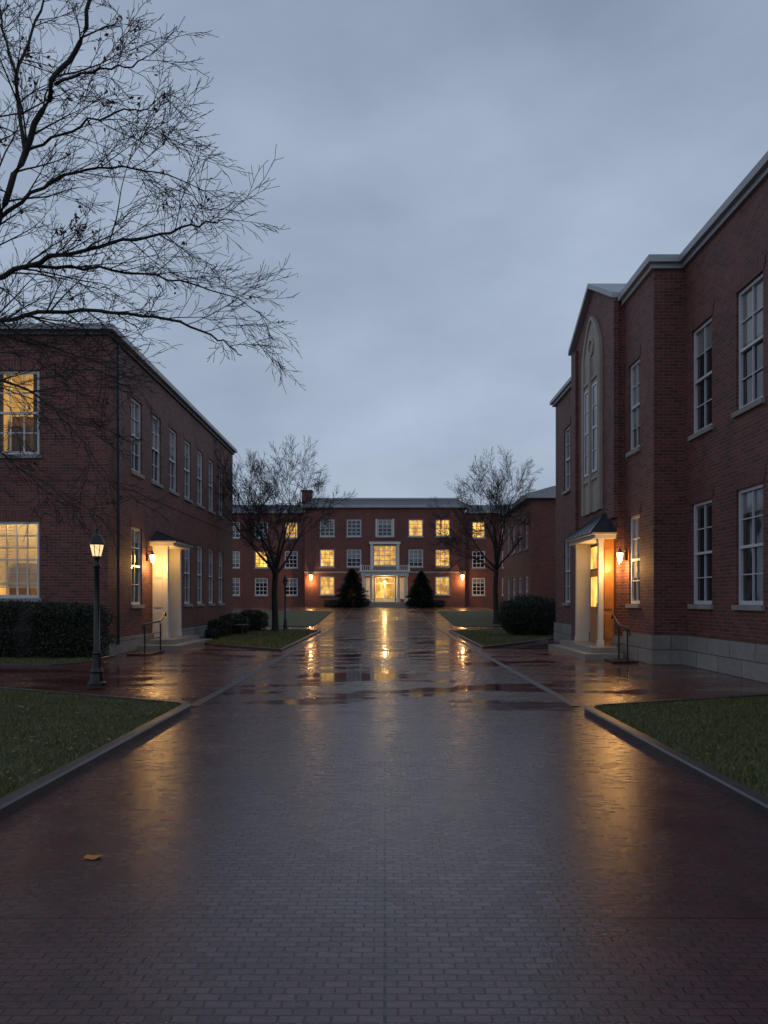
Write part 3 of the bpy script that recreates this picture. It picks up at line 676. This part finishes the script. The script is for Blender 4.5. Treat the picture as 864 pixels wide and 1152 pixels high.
B=[([(-108,500,9),(-85,420,9),(-40,330,8.8),(0,245,8.6),(28,170,8.5),(62,95,8.4),(95,30,8.3),(120,-60,8.3),(150,-160,8.3)],.062,.015),
([(-108,500,9),(-130,300,9.2),(-120,120,9.5),(-90,-60,9.6),(-60,-220,9.8)],.12,.04),
([(-40,330,8.8),(30,299,8.6),(100,280,8.4),(165,266,8.2),(225,252,8.0),(262,248,7.9)],.038,.005),
([(-100,450,9),(-40,378,8.8),(30,354,8.6),(110,350,8.4),(190,360,8.3),(245,380,8.2),(272,400,8.1)],.040,.005),
([(0,245,8.6),(60,205,8.8),(125,188,9),(190,198,9.1),(245,222,9.2)],.026,.004),
([(28,170,8.5),(20,90,8.6),(40,20,8.8),(60,-50,9)],.026,.01),
([(0,245,8.6),(-12,150,8.9),(-12,60,9.2),(10,-50,9.4)],.036,.012),
([(30,299,8.6),(110,302,8.9),(190,314,9.1),(250,330,9.2),(295,352,9.3)],.023,.004),
([(-85,420,9),(-20,425,8.7),(40,445,8.5),(85,485,8.4),(112,525,8.3)],.022,.004),
([(-98,470,9),(-30,490,8.8),(20,525,8.7),(56,562,8.6)],.016,.004),
([(28,170,8.5),(80,145,8.4),(130,125,8.3),(165,122,8.2),(185,105,8.2)],.018,.004),
([(20,90,8.6),(0,20,8.6),(-10,-60,8.7)],.02,.006),([(62,95,8.4),(115,78,8.2),(155,70,8.1),(178,55,8.1)],.017,.004),
([(-40,330,8.8),(-20,350,9.2),(40,385,9.6),(100,405,9.8),(145,425,10)],.018,.004)]
cfg=dict(seg=[6,4,3,3],wob=.075,up=[-.005,.0,.01,0],rmin=.0030,tap=.70,limb=-1,kids=[5,3,2],start=[.15,.2,.2],ang=(20,46),ratio=[.5,.52,.55],cont=1)
for pts,r0,r1 in B:
    V=[P(*q) for q in pts]
    ext=[V[0]*2-V[1]]+V+[V[-1]*2-V[-2]]; S=[]
    for i in range(1,len(ext)-2):
        for k in range(5):
            u=k/5; a,b_,c_,d_=ext[i-1],ext[i],ext[i+1],ext[i+2]
            q=.5*((2*b_)+(c_-a)*u+(2*a-5*b_+4*c_-d_)*u*u+(3*b_-a-3*c_+d_)*u**3)
            q=q+Vector((rnd.gauss(0,.014),rnd.gauss(0,.02),rnd.gauss(0,.014))) if (k or i>1) else q
            S.append(q)
    S.append(V[-1]); n=len(S); rad=[r0+(r1-r0)*(i/(n-1))**.8 for i in range(n)]
    tw.tube(S,rad,6)
    tot=sum((S[i+1]-S[i]).length for i in range(n-1)); step=.18 if r0<.05 else .28; acc=0; nxt=.4
    for i in range(n-1):
        sg=(S[i+1]-S[i]); acc+=sg.length
        while acc>nxt:
            f=nxt/tot; d=sg.normalized()
            d2=rot_dir(d,math.radians(rnd.uniform(24,52)),rnd); d2=(d2+Vector((.18,0,.02))).normalized()
            Lc=rnd.uniform(.5,1.3)*(1.1-.5*f)
            grow((tw,cr),S[i]+sg*rnd.random(),d2,Lc,max(.005,min(.014,rad[i]*.5)),0,3 if Lc>.75 else 2,rnd,cfg,tips)
            nxt+=step*rnd.uniform(.7,1.4)
tw.build('trunk',M['bark'],t,True); cr.build('crown',M['twig'],t)
seeds=[P(*q) for q in ((150,105,8.4),(165,175,9.0),(120,130,8.4),(85,262,8.5),(60,120,8.4),(200,215,9),(40,60,8.5),(130,15,8.3),(170,95,8.2),(25,20,8.7))]
pl=[]
for q in tips:
    dmin=min((q-s).length for s in seeds)
    pr_=.34 if dmin<.22 else (.05 if dmin<.5 else .006)
    if rnd.random()<pr_:
        for _ in range(rnd.randint(2,4)):
            c=q+Vector((rnd.gauss(0,.03),rnd.gauss(0,.03),rnd.gauss(-.02,.03))); a=Vector((rnd.gauss(0,1),rnd.gauss(0,1),rnd.gauss(0,1))).normalized(); b_=a.cross(Vector((rnd.gauss(0,1),rnd.gauss(0,1),rnd.gauss(0,1)))).normalized(); s=rnd.uniform(.016,.028)
            pl+=[c-a*s*1.3,c+b_*s*.7,c+a*s*1.3,c-b_*s*.7]
if pl: npmesh('dead_leaves',np.array([tuple(q) for q in pl]),4,M['deadleaf'],t)
print('tips',len(tips))
# ---------------------------------------------------------------- shrubs
def cloud(name,n,cx,cy,cz,rx,ry,rz,size,mat,parent,boxy=1.0,seed=1):
    r=np.random.RandomState(seed); d=r.normal(0,1,(n,3)); d/=np.linalg.norm(d,axis=1)[:,None]
    d=np.sign(d)*np.abs(d)**boxy; 
    if boxy<1: d/=np.max(np.abs(d),axis=1)[:,None]**(1-boxy)
    lump=1+.05*np.sin(d[:,0]*7+seed)*np.sin(d[:,1]*6+2)+.04*np.sin(d[:,2]*9+d[:,0]*5)
    rr=(r.uniform(0,1,n)**.25)*lump*(.93+.1*r.uniform(0,1,n))
    c=d*rr[:,None]*np.array([rx,ry,rz])+np.array([cx,cy,cz]); c[:,2]=np.maximum(c[:,2],.04+g(cy))
    a=r.normal(0,1,(n,3)); a/=np.linalg.norm(a,axis=1)[:,None]; b=np.cross(a,r.normal(0,1,(n,3))); b/=np.linalg.norm(b,axis=1)[:,None]
    s=(size*r.uniform(.6,1.3,n))[:,None]
    v=np.stack([c-a*s,c+b*s*.6,c+a*s,c-b*s*.6],1).reshape(-1,3)
    return npmesh(name,v,4,mat,parent)
def shrub(x,y,rx,ry,h,label,name='round_bush',cat='bush',n=14000,size=.035,boxy=.75,seed=1,group=None):
    t=thing(name,label,cat,(x,y,g(y)),group); z=g(y)
    cloud('foliage',n,x,y,z+h*.52,rx,ry,h*.5,size,M['hedge'],t,boxy,seed)
    mb=MB()
    for k in range(5): mb.tube([Vector((x+(k-2)*rx*.1,y,z)),Vector((x+(k-2)*rx*.25,y,z+h*.5))],[.02,.01],5)
    mb.lathe(x,y,[(min(rx,ry)*.55,z+.02),(min(rx,ry)*.75,z+h*.5),(min(rx,ry)*.45,z+h*.82)],12)  # dark solid core added inside the leaves, in one mesh with the twigs
    mb.build('stems_and_dark_core',M['twig'],t); return t
shrub(6.35,32.2,1.50,1.25,1.78,'large round dark green bush on the lawn right of the path',n=26000,size=.036,boxy=.92,seed=3)
shrub(-9.6,20.0,2.15,.66,1.55,'long dark clipped hedge under the lit ground floor window at left','clipped_hedge','hedge',42000,.028,.62,5)
shrub(-6.95,31.0,.5,.45,.8,'low dark shrub nearest the left porch against the brick wall','low_shrub','shrub',5000,.03,.8,6)
shrub(-6.9,33.8,.75,.5,.95,'wider low dark shrub further along the left brick wall','low_shrub','shrub',6000,.03,.8,7)
shrub(-6.6,36.9,.8,.6,1.1,'dark shrub at the far corner of the left building','low_shrub','shrub',6000,.035,.8,8)
shrub(-6.75,28.9,.3,.3,.5,'tiny dark shrub just past the left porch steps','low_shrub','shrub',2500,.025,.8,9)
for i,(x,rx) in enumerate(((-4.3,1.4),(4.3,1.4))):
    shrub(x,69.0,rx,.6,.7,'low clipped shrub at the foot of the %s conifer by the far portico'%('left' if x<0 else 'right'),'low_shrub','shrub',4000,.05,.6,12+i)
def conifer(x,y,h,r,label,seed):
    t=thing('conifer_tree',label,'conifer',(x,y,g(y))); z=g(y); rr=np.random.RandomState(seed); n=9000
    mb=MB(); mb.tube([Vector((x,y,z)),Vector((x,y,z+h*.9))],[.1,.02],6); mb.build('trunk',M['bark'],t)
    f=rr.uniform(0,1,n)**1.1; lay=1-.35*((f*7)%1); a=rr.uniform(0,6.283,n); prof=np.minimum(1,(f/.15+.5))*(1-f)**.7
    br_=1+.28*np.sin(a*4+np.floor(f*7)*2.4+seed)
    rad=r*prof*lay*(.3+.7*rr.uniform(0,1,n)**.5)*br_+.04
    c=np.stack([x+rad*np.cos(a),y+rad*np.sin(a),z+.15+f*h*.97-rad*.08+rr.normal(0,.05,n)],1)
    d=np.stack([np.cos(a),np.sin(a),rr.uniform(-.2,.6,n)],1); b=np.cross(d,rr.normal(0,1,(n,3))); b/=np.linalg.norm(b,axis=1)[:,None]; s=.13
    v=np.stack([c-d*s,c+b*s*.3,c+d*s,c-b*s*.3],1).reshape(-1,3); npmesh('crown',v,4,M['conifer'],t)
conifer((396-433)/FP*68.5,68.5,3.5,1.75,'dark cone shaped evergreen left of the far portico',1)
conifer((474-433)/FP*68.5,68.5,3.25,1.6,'dark cone shaped evergreen right of the far portico',2)
# ---------------------------------------------------------------- street lamps
def street_lamp(x,y,glass,label):
    z=.06; t=thing('street_lamp',label,'street lamp',(x,y,z),'black lamp posts beside the path')
    mb=MB(); mb.lathe(x,y,[(.17,z),(.17,z+.05),(.13,z+.08),(.11,z+.22),(.125,z+.25),(.085,z+.32),(.07,z+.55),(.08,z+.58),(.06,z+.62)],16); mb.build('base',M['black'],t,False)
    mb=MB(); mb.lathe(x,y,[(.058,z+.62),(.045,z+2.10),(.065,z+2.13),(.065,z+2.17),(.04,z+2.21),(.045,z+2.28),(.085,z+2.33)],16); mb.build('pole',M['black'],t,True)
    mb=MB(); mb.lathe(x,y,[(.078,z+2.332),(.128,z+2.53)],8); gl=mb.build('lamp_glass',M[glass],t)
    mb=MB()
    for k in range(8):
        a=2*math.pi*k/8
        mb.tube([Vector((x+r*math.cos(a),y+r*math.sin(a),z+q)) for r,q in ((.083,2.33),(.133,2.535))],[.007]*2,4)
    mb.build('lantern_frame',M['black'],t)
    mb=MB(); mb.lathe(x,y,[(.155,z+2.532),(.15,z+2.56),(.11,z+2.64),(.085,z+2.70),(.045,z+2.73),(.035,z+2.76),(.02,z+2.78)],16); cp=mb.build('lantern_cap',M['black'],t,False)
    mb=MB(); mb.lathe(x,y,[(.012,z+2.78),(.025,z+2.81),(.004,z+2.88)],8); mb.build('finial',M['black'],cp)
street_lamp(-5.2,13.35,'street','lit black lamp post at the back edge of the left foreground lawn')
lamp((-5.2,13.35,2.18),5,(1,.66,.32),.08)
street_lamp(-5.07,37.6,'lampdark','distant unlit black lamp post beside the bare tree on the left')
bt=thing('park_bench','dark slatted bench against the left building among the shrubs','bench',(-6.3,32.3,.08))
mb=MB()
for k in range(4): mb.box(-6.55+k*.12,-6.45+k*.12,31.7,33.0,.50,.53)
mb.build('seat',M['black'],bt)
mb=MB()
for k in range(4): mb.box(-6.66,-6.63,31.7,33.0,.62+k*.11,.70+k*.11)
mb.build('backrest',M['black'],bt)
for y in (31.75,32.92):
    for x in (-6.62,-6.14):
        mb=MB(); mb.box(x-.025,x+.025,y-.025,y+.025,.08,1.05 if x<-6.5 else .72); mb.build('leg',M['black'],bt)
    mb=MB(); mb.box(-6.6,-6.1,y-.03,y+.03,.722,.76); mb.build('armrest',M['black'],bt)
# ---------------------------------------------------------------- camera
cd=bpy.data.cameras.new('camera'); cd.sensor_fit='VERTICAL'; cd.sensor_height=36; cd.sensor_width=27; cd.lens=26; cd.shift_y=99/1152; cd.shift_x=-1/1152; cd.clip_end=3000
co=bpy.data.objects.new('camera',cd); co.location=(0,0,H); co.rotation_euler=(math.radians(90),0,0); C.objects.link(co); bpy.context.scene.camera=co
sc=bpy.context.scene; sc.view_settings.view_transform='Standard'; sc.view_settings.look='None'; sc.view_settings.exposure=0
